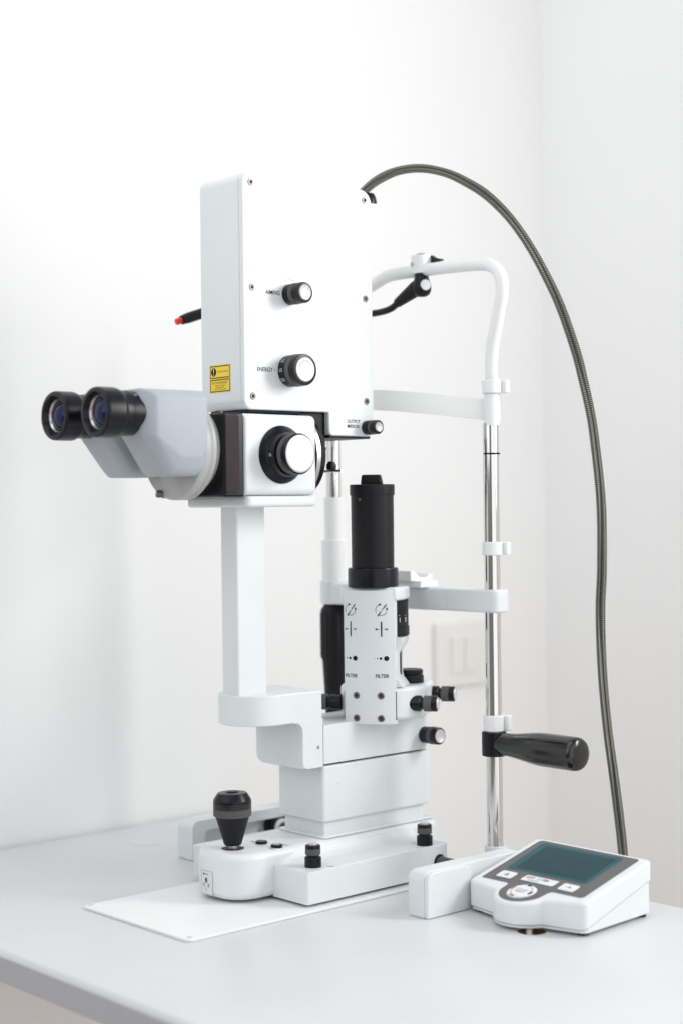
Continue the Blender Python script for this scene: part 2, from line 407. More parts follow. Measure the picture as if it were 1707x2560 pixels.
# axle with its wheel
link('axle', lathe(rim(5.5, -176, 166, 0.6), (0, 166, 18), (1, 0, 0), 28), 'dark_metal', sl)
link('axle_bush', lathe([(0, 0), (7.2, 0), (7.2, 1.2), (5.6, 1.4), (5.6, 0.6), (0, 0.6)], (76.2, 166, 18), (1, 0, 0), 28), 'black_satin', sl)
wh = link('wheel', lathe([(0, -9), (14.5, -9), (15.5, -8), (15.5, -3), (15.5, 1.5), (14.6, 3), (11, 3), (10.4, 2.0), (9, 2.0), (0, 2.0)], (-160, 166, 18), (1, 0, 0), 44), 'black', sl)
link('hub', lathe([(5.6, 1.8), (9.2, 1.8), (9.0, 5), (8, 6), (5.6, 6)], (-160, 166, 18), (1, 0, 0), 32), 'paint_clean', wh)
link('rack_gear', lathe([(0, -17), (14.5, -17), (14.5, -9.1), (0, -9.1)], (-160, 166, 18), (1, 0, 0), 88, flute=lambda t, z: 1+0.04*(1 if int(t/(2*math.pi)*88+0.5) % 4 < 2 else -1)), 'cap', wh, wn=False)
# sticker on the rounded front
def round_front(s, z):
    """point on the rounded front, s mm along the curve from the middle"""
    r = 30; cx, cy = -13, -14
    if s < 0: return Vector((cx-s, cy-r-0.18, z))
    a = math.radians(180+90) - (s/r)
    return Vector((cx+(r+0.18)*math.cos(a), cy+(r+0.18)*math.sin(a), z))
stk = link('sticker', (lambda b: b)(bmesh.new() if False else (lambda: (
    lambda b: ([b.faces.new([b.verts.new(round_front(s, z)) for s, z in ((s0_, 7.5), (s0_+1.5, 7.5), (s0_+1.5, 29.5), (s0_, 29.5))]) for s0_ in [-11.2+1.5*k for k in range(12)]], b)[1])(bmesh.new()))()), 'label_pale', sl, wn=False)
def rf(x, y): 
    p = round_front(6.8-x, y-1)
    n = Vector((p.x+13, p.y+14, 0)).normalized() if x < 6.8 else Vector((0, -1, 0)); return p+n*0.1
# sticker artwork: thin frame, dot with a line, joystick figure with two arrows
def rf_poly(pts, m, name='print'):
    b = bmesh.new(); b.faces.new([b.verts.new(rf(*p)) for p in pts]); return link(name, b, m, stk, wn=False)
for x0, x1, y0, y1 in ((0.3, 0.65, 9.5, 29.5), (17.2, 17.6, 9.5, 29.5)): rf_poly([(x0, y0), (x1, y0), (x1, y1), (x0, y1)], 'ink_soft', 'frame_line')
for yy_ in (8.9, 29.8):
    for k in range(6):
        rf_poly([(1+2.7*k, yy_), (1+2.7*(k+1), yy_), (1+2.7*(k+1), yy_+0.3), (1+2.7*k, yy_+0.3)], 'ink_soft', 'frame_line')
rf_poly(disc_poly(4.6, 26.9, 1.0, 14), 'ink', 'dot')
rf_poly([(5.6, 26.6), (8.5, 26.6), (8.5, 27.3), (5.6, 27.3)], 'ink_soft', 'bar'); rf_poly([(8.5, 26.6), (11.2, 26.6), (11.2, 27.3), (8.5, 27.3)], 'ink_soft', 'bar')
rf_poly([(6.3, 19.4), (9.8, 19.4), (9.8, 23.6), (6.3, 23.6)], 'face_grey', 'joystick_figure')
rf_poly([(6.8, 19.2), (9.5, 19.2), (8.9, 13), (7.4, 13)], 'label_white', 'joystick_figure')
rf_poly([(6.5, 19.2), (6.8, 19.2), (7.5, 11.4), (7.2, 11.4)], 'ink_soft', 'joystick_figure'); rf_poly([(9.5, 19.2), (9.8, 19.2), (9.1, 11.4), (8.8, 11.4)], 'ink_soft', 'joystick_figure')
rf_poly([(4.2, 15), (5.8, 16.6), (4.8, 18)], 'ink', 'arrow'); rf_poly([(12.3, 15), (10.5, 16.4), (11.8, 18)], 'ink', 'arrow')
rf_poly([(3.0, 17.6), (6.2, 19.0), (6.2, 18.4), (3.2, 17.1)], 'ink_soft', 'arrow'); rf_poly([(13.6, 17.6), (10.2, 19.0), (10.2, 18.4), (13.4, 17.1)], 'ink_soft', 'arrow')

# --- joystick
JX, JY = -3, -20
js = link('joystick', lathe([(0, 46), (4.2, 46), (4.2, 50), (7.2, 50.3), (8.2, 51.5), (9.5, 56), (15.8, 77.2), (16.2, 78), (0, 78)], (JX, JY, 0), n=56), 'black_satin', sl)
link('joystick_top', lathe([(0, 84), (17.3, 84), (17.4, 91), (17.1, 92.2), (13.6, 97.6), (12.9, 98.1), (6.2, 98.5), (6.2, 98.0), (0, 98.0)], (JX, JY, 0), n=56), 'black', js)
link('knurled_ring', knurl(17.4, 77, 89.3, (JX, JY, 0), (0, 0, 1), 64, 7, 0.45), 'knurl', js)
link('top_button', lathe([(0, 98), (5.0, 98), (5.0, 98.9), (4.6, 99.3), (0, 99.4)], (JX, JY, 0), n=32), 'black_satin', js)
link('stem', lathe([(0, 40), (4.4, 40), (4.4, 51), (0, 51)], (JX, JY, 0), n=28), 'steel', js)
link('joystick_opening', lathe([(0, BT+0.15), (10.5, BT+0.15), (10.5, BT+0.25), (0, BT+0.25)], (JX, JY, 0), n=40), 'ink', base, wn=False)
# buttons and lettering on the base
for bx_, nm_ in ((-1, 'plain'), (21, 'ring')):
    bt = link('push_button', lathe(rim(5.4, BT-1, BT+2.6, 0.8), (bx_, 12, 0), n=36), 'black', sl)
    if nm_ == 'ring': link('button_ring', lathe([(1.2, BT+2.65), (2.8, BT+2.65), (2.8, BT+2.75), (1.2, BT+2.75), (1.2, BT+2.65)], (bx_, 12, 0), n=24), 'cap', bt)
text('-30%', 4.2, flat((-17, 10, BT), (1, 0, 0), (0, 1, 0)), 'ink', base)
text('ENERGY', 4.4, flat((9, 21, BT), (1, 0, 0), (0, 1, 0)), 'ink', base)
text('+30%', 4.2, flat((27, 6, BT), (0.75, -0.66, 0), (0.66, 0.75, 0)), 'ink', base, sx=0.7) if False else text('+30%', 3.6, flat((20.5, 2.2, BT), (1, 0, 0), (0, 1, 0)), 'ink', base, sx=0.8)
text('FIX', 4.0, flat((50, 154, 34), (1, 0, 0), (0, 1, 0)), 'ink', wing)
text('FIX', 4.0, flat((50, 24, 34), (1, 0, 0), (0, 1, 0)), 'ink', wing)
sheet([(0, 0), (7, -0.2), (7, 1.2), (0, 0.8)], flat((69, 30, 34), (0.85, 0.5, 0), (-0.5, 0.85, 0)), 'ink', wing, 'mark')

# --- knob maker: body, knurled ring and light end cap along an axis
def knob(name, org, axis, base_r, neck_r, ring_r, cap_r, zs, parent=sl, n_k=36, dish=True, rows=3):
    """zs: base end, ring start, ring end, tip"""
    z1, z2, z3, z4 = zs
    prof = [(0, 0), (base_r, 0), (base_r, z1-0.6), (base_r-0.6, z1)]
    if z2-z1 > 0.5: prof += [(neck_r, z1+0.05), (neck_r, z2-0.1)]
    prof += [(ring_r*0.96, z2), (ring_r*0.96, z3), (ring_r*0.985, z3+0.1), (ring_r*0.985, z4-1.4), (ring_r*0.95, z4-0.6), (cap_r+0.5, z4-0.1), (cap_r, z4-0.3), (0, z4-0.4)]
    k = link(name, lathe(prof, org, axis, 44), 'black', parent)
    link('knurled_ring', knurl(ring_r, z2+0.1, z3, org, axis, n_k, rows, 0.3), 'knurl', k)
    if dish: cp = [(0, z4-0.6), (cap_r, z4-0.6), (cap_r, z4+0.3), (cap_r*0.93, z4+0.75), (cap_r*0.84, z4+0.6), (cap_r*0.55, z4-0.05), (0, z4-0.25)]
    else: cp = [(0, z4-0.6), (cap_r, z4-0.6), (cap_r, z4+0.9), (cap_r*0.93, z4+1.3), (0, z4+1.35)]
    link('end_cap', lathe(cp, org, axis, 40), 'cap', k)
    return k
# locking screws standing on the right wing
for kx, ky in ((61, 21), (66.5, 157)):
    knob('locking_screw', (kx, ky, 33.6), (0, 0, 1), 7.6, 5.4, 7.0, 4.0, (9.5, 11.5, 17, 20.5), dish=False)

# --- microscope arm and column
arm_plan = rpoly([(-40.6, -23), (28.2, -23), (28.2, 63), (-40.6, 63)], [34, 34, 1.5, 1.5], 16)
arm = link('microscope_arm', prism(arm_plan, 'z', 159, 187, 4, 4), 'paint', sl)
legp = rpoly([(38.5, 115.4), (63, 115.4), (63, 161), (27, 161), (27, 159.2), (38.5, 159.2)], [6, 0.6, 0.3, 0.3, 0.1, 9], 6)
def leg_mesh():
    b = prism(rpoly([(-40.6, 115.4), (28.2, 115.4), (28.2, 161), (-40.6, 161)], [10, 3, 0.5, 0.5], 6), 'y', 39, 63.0, 3.2, 3)
    return b
lg = link('arm_leg', leg_mesh(), 'paint', sl)
link('leg_side', prism(legp, 'x', 22, 28.6, 2.0, 3), 'paint', lg)
link('screw', lathe([(0, 0), (1.5, 0), (1.5, 0.25), (0.8, 0.25), (0.8, -0.1), (0, -0.1)], (28.55, 57, 134), (1, 0, 0), 16), 'dark_metal', lg)
link('column', prism(rpoly([(-19, -19), (6.6, -19), (6.6, 15), (-19, 15)], [4.5, 2.5, 2.5, 4.5], 4), 'z', 186.5, 362, 0), 'paint', sl)
pivot = link('pivot_block', prism(rpoly([(-40.2, 64.2), (28.0, 64.2), (28.0, 208), (-40.2, 208)], [0.6, 0.6, 12, 12], 6), 'z', 117.2, 153.5, 1.6, 3), 'paint', sl)

# --- microscope body
MB = link('microscope_body', prism(rpoly([(-54, 369), (42, 369), (42, 442), (-54, 442)], 6, 5), 'y', -36.8, 48, 4, 4), 'paint', sl)
link('body_slab', prism(rpoly([(-48, -34), (41.5, -34), (41.5, 49), (-48, 49)], [3, 6, 6, 3], 5), 'z', 358.5, 368.6, 3.5, 4), 'paint', sl)
bb = link('filter_block', prism(rpoly([(-54, 367.5), (42.5, 367.5), (42.5, 442), (-54, 442)], 2.5, 4), 'y', -60, -37.2, 2.2, 3), 'black', sl)
link('filter_cover', prism(rpoly([(-59, 371), (-43.5, 371), (-43.5, 440), (-59, 440)], 2, 3), 'x', 42.2, 43.6, 0.6, 2), 'black_plum', bb)
link('retaining_pin', lathe(rim(3.4, 442, 444.5, 0.8), (26, -52, 0), n=20), 'dark_metal', bb)
link('mirror_port', prism(rpoly([(-28, 46), (20, 46), (20, 79), (-28, 79)], 2, 3), 'z', 408, 448, 0.8, 2), 'black_satin', sl)
ob = link('objective_lens', lathe([(0, 0), (44, 0), (45.5, 1.5), (45.5, 8), (44, 9.5), (42, 9.8), (40, 18), (37, 20), (34, 20), (33, 15), (0, 15)], (-6, 48.2, 406), (0, 1, 0), 64), 'black', sl)
link('lens_ring', lathe([(45.2, 2.2), (46.0, 2.4), (46.0, 6.8), (45.2, 7)], (-6, 48.2, 406), (0, 1, 0), 64), 'steel', ob)
link('front_glass', lathe([(0, 16.4), (33, 15.4), (33, 15.1), (0, 15.1)], (-6, 48.2, 406), (0, 1, 0), 40), 'lens', ob)
lv = link('lever', tube([(4, 84, 391.5), (38, 82, 391.5)], 1.3, 10), 'steel', sl)
link('lever_knob', lathe([(0, 0), (2.5, 0), (4.6, 2), (4.8, 6), (3, 9), (0, 9.6)], (22, 83, 391.5), (0.1, 0, 1), 24), 'black', lv)
link('lever_bracket', prism([(48, 414), (80, 414), (72, 390), (66, 385), (58, 386)], 'x', -2, 20, 0.8, 2), 'black_satin', lv)
mk = link('magnification_flange', lathe([(0, 0), (26, 0), (26.3, 0.8), (26, 1.8), (22, 5.5), (20.5, 6.2), (20, 14), (0, 14)], (41.8, 5.6, 405.5), (1, 0, 0), 64), 'black', sl)
text('16', 5.0, flat((43.2, -17.5, 403.5), (0.3, 0.2, 0.0), (0, 0, 1), 0), 'ink_white', mk) if False else None
text('16', 4.4, lambda x, y: Vector((41.8+7.4+x*0.9, 5.6-(20.8-0.0)*math.cos((y-2)/20.8), 405.5+20.8*math.sin((y-2)/20.8))), 'ink_white', mk)
mkb = link('magnification_knob', lathe([(0, 13.6), (18, 13.6), (18, 15), (17.4, 15.3), (17.4, 20.4), (18.3, 20.6), (18.5, 24.5), (17.6, 25.8), (17, 26), (0, 26)], (41.8, 5.6, 405.5), (1, 0, 0), 64), 'black', sl)
link('knurled_ring', knurl(18.2, 15, 20.6, (41.8, 5.6, 405.5), (1, 0, 0), 90, 4, 0.3), 'knurl', mkb)
link('end_cap', lathe([(0, 25.5), (16.8, 25.5), (16.8, 26.4), (16.2, 26.9), (14, 26.9), (8, 26.6), (0, 26.4)], (41.8, 5.6, 405.5), (1, 0, 0), 60), 'cap', mkb)

# --- binocular head
md_ = link('mount_disc', lathe([(0, 0), (43, 0), (45, 1.2), (45.6, 3), (45.6, 8), (44.6, 9.5), (44.6, 11), (45.6, 12.4), (45.6, 15), (44, 17), (38, 18), (38, 26), (0, 26)], (-1, -85, 411), (0, 1, 0), 72), 'paint_disc', sl)
link('clamp_screw', lathe([(0, 0), (2.2, 0), (2.2, 6), (3.4, 6.2), (3.4, 10), (2.8, 10.6), (0, 10.6)], (-14, -80, 370.5), (-0.35, -0.9, 0.1), 18), 'dark_metal', md_)
def housing(side):
    cx = C0+side*31.5
    def X(d): return cx+side*d                               # d: + outwards
    pts = []
    for d, y0, y1, zt, zb, yb, zf in ((24.5, -136, -83, 453, 402, -110, 419), (19.5, -141.5, -81, 458.5, 391, -114, 420), (13.5, -147, -80, 460, 386, -119, 421), (-17, -147, -80, 459.5, 386, -121, 424), (-22.5, -138, -84, 454, 391, -117, 422)):
        pts += [(X(d), y0, zt), (X(d), y1, zt), (X(d), y1, zb+10), (X(d), y1-7, zb), (X(d), yb, zb), (X(d), y0, zf)]
    return link('prism_housing', hull(pts, 2.2, 3), 'paint_grey', sl, smooth=60, wn=False)
def eyepiece(side):
    cx = C0+side*31.7; y = -182.5; z = 439.3
    prof = [(17.2, 0.0), (19.6, 0), (20.6, 0.5), (21.2, 1.6), (21.4, 3), (21.4, 17), (21.0, 19), (19.6, 21), (19.2, 22), (19.2, 27), (18.8, 27.3), (18.8, 28.4), (19.2, 28.7), (19.2, 36), (18.2, 36.6), (18.2, 60), (0, 60)]
    e = link('eyepiece', lathe([(0, 8.5), (13.5, 8.5), (14.5, 6), (16, 2.2), (17.2, 0.0)]+prof[1:], (cx, y, z), (0, 1, 0), 64), 'black', sl)
    link('lens_ring', lathe([(13.4, 6.6), (14.6, 4.7), (14.1, 4.4), (13.0, 6.2), (13.4, 6.6)], (cx, y, z), (0, 1, 0), 48), 'steel', e)
    link('eye_lens', lathe([(0, 2.2), (3, 2.45), (6, 3.2), (9, 4.5), (11, 5.8), (13.4, 7.6), (13.4, 8.4), (0, 8.4)], (cx, y, z), (0, 1, 0), 48), 'lens', e)
    for a in (50, 85, 120):
        t = math.radians(a); d = Vector((math.cos(t), 0, math.sin(t)))
        link('set_screw', lathe([(0, 0), (1.5, 0), (1.5, 0.5), (0.8, 0.5), (0, 0.2)], Vector((cx, y+33, z))+d*18.9, d, 12), 'steel', e)
    return e
for s_ in (1, -1): housing(s_); eyepiece(s_)

# --- laser head
hp = [(-23, 447), (78, 447), (78, 425.2), (135, 425.2), (135, 661), (-23, 661)]
hr = [9, 1.5, 5, 7, 13, 9]
lh = link('laser_head', prism(rpoly(hp, hr, 6), 'x', -37.5, 20.2, 7.0, 5), 'paint', sl)
hp2 = [(-23.3, 446.7), (77.7, 446.7), (77.7, 424.9), (135.3, 424.9), (135.3, 661.3), (-23.3, 661.3)]
cover = link('side_cover', prism(rpoly(hp2, [9, 1.5, 5, 7, 13, 9], 6), 'x', 20.6, 26, 3.2, 5), 'paint', sl)
link('underside_shade', rbox(-33, 20, -16, 76, 444.4, 447.2, 0.5), 'black_satin', lh)  # black sheet standing for the shadow under the head
link('underside_shade', rbox(-33, 24, 80, 132, 422.8, 425.4, 0.5), 'black_satin', lh)  # same painted shadow under the lower rear section
def socket_screw(name, p, d, r, parent, m='steel'):
    o = link(name, lathe([(0, -0.8), (r, -0.8), (r, 0.35), (r*0.88, 0.75), (r*0.6, 0.75), (r*0.5, 0.3), (0, 0.3)], p, d, 24), m, parent)
    return o
scr = None
for (sy, sz) in ((-13.3, 651.6), (126, 651.6), (-13.3, 557), (126, 557), (-13.6, 458.7), (126, 458.6)):
    if scr is None:
        scr = socket_screw('cover_screw', (26, sy, sz), (1, 0, 0), 3.3, cover, 'bronze'); off0 = WL[scr.name]-Vector((26, sy, sz)); c_ = scr
        sck = link('socket', lathe([(0, 0), (1.6, 0), (1.6, 0.06), (0, 0.06)], (26.33, sy, sz), (1, 0, 0), 6), 'ink', scr, wn=False); ko = WL[sck.name]-WL[scr.name]
    else:
        c_ = copy_part(scr, Vector((26, sy, sz))+off0, cover); copy_part(sck, WL[c_.name]+ko, c_)
XF = lambda y, z: flat((26, y, z), (0, 1, 0), (0, 0, 1))
text('AIMING', 5.4, XF(2.5, 552.2), 'ink', cover, sx=0.92, bold=0.07); sheet(disc_poly(0, 0, 0.6, 10), XF(22.2, 554), 'ink', cover, 'dot')
text('ENERGY', 5.4, XF(-8.6, 481.6), 'ink', cover, sx=0.92, bold=0.07); sheet(disc_poly(0, 0, 0.6, 10), XF(12.0, 483.4), 'ink', cover, 'dot')
text('OUTPUT', 4.6, XF(100.4, 437.4), 'ink', cover, sx=0.92, bold=0.07); text('MIRROR', 4.6, XF(100.4, 432.8), 'ink', cover, sx=0.92, bold=0.07)
arc = bmesh.new(); pv = None
for k in range(15):
    a = math.radians(118-56*k/14); mf = XF(31.5, 553.6)
    q = [arc.verts.new(mf(rr*math.cos(a), rr*math.sin(a))) for rr in (13.6, 13.95)]
    if pv: arc.faces.new((pv[0], q[0], q[1], pv[1]))
    pv = q
link('scale_arc', arc, 'ink_soft', cover, wn=False)
knob('aiming_knob', (25.9, 31.5, 553.6), (1, 0, 0), 9.6, 9.0, 9.8, 7.0, (7, 7.2, 12.6, 21.5), n_k=48)
ek = knob('energy_knob', (25.9, 30.5, 483.2), (1, 0, 0), 14.6, 14.2, 14.8, 11.0, (8.5, 8.7, 14.6, 21.5), n_k=64)
for tx, a in (('1.2', 36), ('1.5', 0), ('2.0', -36)):
    a0 = math.radians(a)
    text(tx, 4.4, lambda x, y, a0=a0: Vector((25.9+1.6+x*0.9, 30.5-14.75*math.cos(a0+(y-1.6)/14.75), 483.2+14.75*math.sin(a0+(y-1.6)/14.75))), 'ink_white', ek, bold=0.06)
knob('mirror_knob', (25.9, 126, 433.4), (1, 0, 0), 6.9, 5.8, 6.9, 4.6, (6.5, 7.5, 11, 16.8), n_k=40)
# yellow warning labels on the front of the head
YF = lambda x, z: flat((x, -23, z), (1, 0, 0), (0, 0, 1))
yl = sheet(rpoly([(0, 0), (31, 0), (31, 25.6), (0, 25.6)], 0.8, 3), YF(-25, 463.5), 'label_yellow', lh, 'warning_label')
for z0 in (464.2, 476.7):
    frame_sheet(0, 29.4, 0, 11.6, 1.0, 0.6, lambda x, y, z0=z0: YF(-24.2, z0)(x, y)+Vector((0, -0.05, 0)), 'ink_brown', yl)
lm = lambda x, z: (lambda u, v: YF(x, z)(u, v)+Vector((0, -0.06, 0)))
sheet(disc_poly(0, 0, 3.9, 24), lm(-18.7, 482.6), 'ink', yl, 'warning_disc')
sheet([(-0.35, -1.2), (0.35, -1.2), (0.75, 2.9), (-0.75, 2.9)], lambda u, v: lm(-18.7, 482.6)(u, v)+Vector((0, -0.05, 0)), 'label_yellow', yl, 'exclamation_mark')
sheet(disc_poly(0, -2.5, 0.65, 10), lambda u, v: lm(-18.7, 482.6)(u, v)+Vector((0, -0.05, 0)), 'label_yellow', yl, 'exclamation_mark')
text('SEE SAFETY MANUAL', 2.0, lm(-13.2, 482.0), 'ink', yl, sx=0.82)
text('CAUTION/DANGER', 3.0, lm(-22.2, 471.7), 'ink', yl, sx=0.88)
for k, tx in enumerate(('VISIBLE AND INVISIBLE', 'LASER RADIATION', 'AVOID DIRECT EXPOSURE')):
    text(tx, 1.5, lm(-9.5, 469.6-1.7*k), 'ink', yl, align='CENTER')
# back of the head: cable entry
bp_ = link('cable_entry', prism(rpoly([(135, 604), (146, 604), (163, 622), (165, 626), (165, 653), (135, 653)], [0.5, 3, 4, 2, 5, 0.5], 4), 'x', -12, 14, 3.5, 3), 'paint', lh)
link('cable_gland', lathe([(0, 652.5), (9.5, 652.5), (9.5, 657), (8.2, 662), (6.8, 664.5), (0, 665)], (2, 152, 0), n=32), 'black', bp_)

# --- illumination tower, swung round on its arm
TH = math.radians(32); TX, TY = 30, 128
def T(lx, ld, z): return Vector((TX+lx*math.cos(TH)+ld*math.sin(TH), TY+lx*math.sin(TH)-ld*math.cos(TH), z))
def tprism(poly, z0, z1, r=0, seg=3): return prism([tuple(T(a, d, 0))[:2] for a, d in poly], 'z', z0, z1, r, seg)
LAT = T(1, 0, 0)-T(0, 0, 0); FRO = T(0, 1, 0)-T(0, 0, 0)
def pan_d(lx): return 21.2-5.2*(lx/24.9)**2
tw = link('tower_foot', (lambda: tprism(
    [(4+42*math.sin(math.radians(a)), -22+42*math.cos(math.radians(a))) for a in range(-96, 97, 6)]+[(44, -62), (36, -76), (-26, -76), (-37, -62)], 154.5, 186, 4.5, 3))(), 'paint', sl)
tb = link('tower_top', tprism(rpoly([(-31.5, 4), (-26.5, 16.4), (26.5, 16.4), (31.5, 4), (31.5, -18), (20, -28), (-20, -28), (-31.5, -18)], 3, 3), 268.2, 281, 4.2, 4), 'paint', sl)
link('tower_body', tprism(rpoly([(-24, 14), (24, 14), (24, -6), (16, -26), (-16, -26), (-24, -6)], 2, 3), 184, 269, 0), 'paint', sl)
def flare(side):
    pts = []
    pr = [(233, 31), (226, 29.5), (221, 25.4), (216, 24.2), (199, 24.2), (194, 25.4), (190, 28.5), (186.3, 31)]
    poly = [(side*a, z) for z, a in pr]+[(side*20, 186.3), (side*20, 233)]
    b = bmesh.new(); n = len(poly)
    f0 = [b.verts.new(T(a, 12.5, z)) for a, z in poly]; f1 = [b.verts.new(T(a, -16, z)) for a, z in poly]
    b.faces.new(f0); b.faces.new(f1[::-1])
    for i in range(n): b.faces.new((f0[i], f0[(i+1) % n], f1[(i+1) % n], f1[i]))
    return link('side_flare', b, 'paint', sl, smooth=50, wn=False)
flare(1)
link('slot', (lambda: tprism([(24.3, -5), (24.9, -5), (24.9, -9), (24.3, -9)], 196, 219))(), 'ink', sl)
dial = link('slit_dial', lathe([(0, 233.4), (30.2, 233.4), (31, 234.2), (31, 242), (30.2, 242.6), (30.2, 255.2), (29.9, 255.4), (29.9, 255.9), (30.2, 256.1), (30.2, 268), (0, 268)], T(0, -13, 0), n=72), 'black_satin', sl)
def dmap(a0, z0):
    return lambda x, y: T(0, -13, 0)+FRO*(30.35*math.cos(a0+x/30.35))+LAT*(30.35*math.sin(a0+x/30.35))+Vector((0, 0, z0+y))
for tx, a, zz_ in (('1', 58, 247), ('0', 76, 247), ('1', 94, 247), ('5', 92, 262), ('8', 92, 258.5)):
    text(tx, 6.2 if zz_ < 250 else 4.0, dmap(math.radians(a), zz_), 'ink_white', dial, bold=0.08, sx=0.8)
for a in (59.5, 77.5): sheet(disc_poly(0, 0, 0.45, 8), dmap(math.radians(a), 253.4), 'ink_white', dial, 'mark')
def panel():
    n = 24; b = bmesh.new(); out = []
    for k in range(n+1):
        lx = -24.9+49.8*k/n; out.append((lx, pan_d(lx)))
    poly = out[::-1]+[(-24.9, 8), (24.9, 8)]
    P2 = [tuple(T(a, d, 0))[:2] for a, d in poly]
    return prism(P2, 'z', 151.2, 278.5, 0.8, 2)
tp = link('tower_panel', panel(), 'paint', sl)
def pm(lx0, z0, off=0.15): return lambda x, y: T(lx0+x, pan_d(lx0+x)+off, z0+y)
for cx in (-17.6, 12.8):
    # rotated slit symbol
    sheet([(-3.9, -5.6), (-3.0, -6.2), (5.2, 5.0), (4.3, 5.6)], pm(cx, 259.8), 'ink', tp, 'slit_symbol')
    b = bmesh.new(); pv = None
    for k in range(25):
        a = math.radians(110+262*k/24)
        if 190 < 110+262*k/24 < 0: continue
        q = [b.verts.new(pm(cx, 259.8)(rr*math.cos(a), rr*math.sin(a))) for rr in (5.0, 5.45)]
        if pv and not (110+262*k/24 > 218 and 110+262*k/24 < 236): b.faces.new((pv[0], q[0], q[1], pv[1]))
        pv = q
    link('rotation_arc', b, 'ink', tp, wn=False)
    sheet([(-2.3, 3.9), (0.3, 4.9), (-2.0, 6.4)], pm(cx, 259.8), 'ink', tp, 'arrow_head'); sheet([(4.0, 0.2), (6.4, 0.4), (5.1, 2.6)], pm(cx, 259.8), 'ink', tp, 'arrow_head')
    # slit width symbol
    sheet([(-0.65, -7), (0.65, -7), (0.65, 7.2), (-0.65, 7.2)], pm(cx, 241.5), 'ink', tp, 'slit_symbol')
    for s_ in (1, -1):
        sheet([(s_*2.0, -0.22), (s_*4.6, -0.22), (s_*4.6, 0.22), (s_*2.0, 0.22)], pm(cx, 241.5), 'ink', tp, 'arrow'); sheet([(s_*4.2, -1.1), (s_*6.4, 0), (s_*4.2, 1.1)], pm(cx, 241.5), 'ink', tp, 'arrow_head')
    # spot size dots
    for dx, rr in ((-6.2, 0.35), (-4.2, 0.6), (-1.0, 1.25), (4.3, 2.4)): sheet(disc_poly(dx, 0, rr, 20), pm(cx, 213.8), 'ink', tp, 'spot_symbol')
    text('FILTER', 4.7, pm(cx-6.2, 195.6), 'ink', tp, bold=0.09, sx=0.92)
for bx_, bz in ((-12.2, 178.5), (11.6, 178.5), (-12.2, 157), (11.6, 157)):
    bo = socket_screw('panel_bolt', T(bx_, pan_d(bx_), bz), FRO+LAT*(0.28*bx_/24), 3.3, tp, 'bronze')
    link('socket', lathe([(0, 0), (1.3, 0), (1.3, 0.07), (0, 0.07)], T(bx_, pan_d(bx_)+0.36, bz), FRO, 6), 'ink', bo, wn=False)
for lx in (-25.4, 25.1):
    link('seam', (lambda: tprism([(lx-0.15, 16.0), (lx+0.3, 15.9), (lx+0.3, 10), (lx-0.15, 10)], 155.5, 182))(), 'dark_metal', tw)
lc_ = link('lamp_collar', lathe([(0, 280.5), (23.6, 280.5), (24.2, 281.2), (24.2, 297.6), (23.6, 298.8), (22.6, 299.2), (0, 299.2)], T(0, 0, 0), n=64), 'black', sl)
lt = link('lamp_tube', lathe([(0, 299), (20.3, 299), (20.5, 369.5), (0, 369.5)], T(0, 0, 0), n=64), 'black_satin', sl)
link('set_screw', lathe([(0, -0.4), (1.2, -0.4), (1.2, 0.3), (0.6, 0.3), (0.5, -0.1), (0, -0.1)], T(-7, 19.3, 364.5), FRO-LAT*0.36, 14), 'steel', lt)
lcap = link('lamp_cap', lathe([(0, 368.6), (21.2, 368.6), (21.5, 369), (21.5, 377.8), (21.1, 378.6), (20.4, 378.9), (0, 379)], T(0, 0, 0), n=64), 'black_satin', sl)
rr = math.radians(14)
link('cap_lever', hull([T(a, d, z) for a, d, z in ((-10.6, -4, 378.8), (10.6, -4, 378.8), (-10.6, 5, 378.8), (10.6, 5, 378.8), (-9.8, -3, 388.3), (8.6, -3, 388.3), (-9.8, 3.5, 388.3), (8.6, 3.5, 388.3))], 1.6, 3), 'black_satin', lcap)
pad = link('round_pad', lathe([(0, 185.8), (13.5, 185.8), (13.5, 192.5), (12.6, 193.6), (12.0, 194), (12.8, 195), (12.8, 197.6), (12, 198.8), (7, 198.4), (0, 197.8)], T(27, -33, 0), n=44), 'black_satin', sl)
knob('slit_width_knob', T(35, -2, 169.5), LAT, 7.6, 5.6, 7.6, 6.0, (10.5, 13.5, 21, 26.5), n_k=40)
knob('slit_width_knob', T(-33.5, -2, 169.0), -LAT, 7.6, 5.6, 7.6, 6.0, (10.5, 13.5, 21, 26.5), n_k=40)
knob('centring_knob', T(42, -57, 172.5), LAT, 7.6, 5.6, 7.6, 6.0, (8.5, 11.5, 19, 24.5), n_k=40)
knob('pivot_lock_knob', (27.8, 197, 131.3), (1, 0, 0.02), 8.2, 7.6, 8.6, 6.6, (9, 9.3, 15.5, 21.5), n_k=40)

# ================================================================== chin rest frame
ch = thing('chin_rest', (0, 205, 0), 'white and chrome chin rest frame with two posts standing behind the slit lamp', 'chin rest')
PX = 113.5; PLX = -111.5; PY = 205
for s_, px in ((1, PX), (-1, PLX)):
    po = link('post', lathe(rim(7.7, 24, 436 if s_ > 0 else 445, 0.4), (px, PY, 0), n=48), 'chrome', ch)
    link('foot', lathe([(0, 0.3), (17, 0.3), (17.4, 1), (17.4, 14), (16, 20), (12.5, 23), (0, 23)], (px, PY, 0), n=48), 'paint', ch)
    link('foot_collar', lathe([(7.8, 22), (10.3, 22), (10.3, 32.6), (9.8, 33.2), (7.8, 33.2)], (px, PY, 0), n=40), 'paint', po)
    link('foot_bar', rbox(min(px, px+s_*47)+(0), max(px, px+s_*47), PY-14, PY+14, 0.4, 21, 3), 'paint', ch)
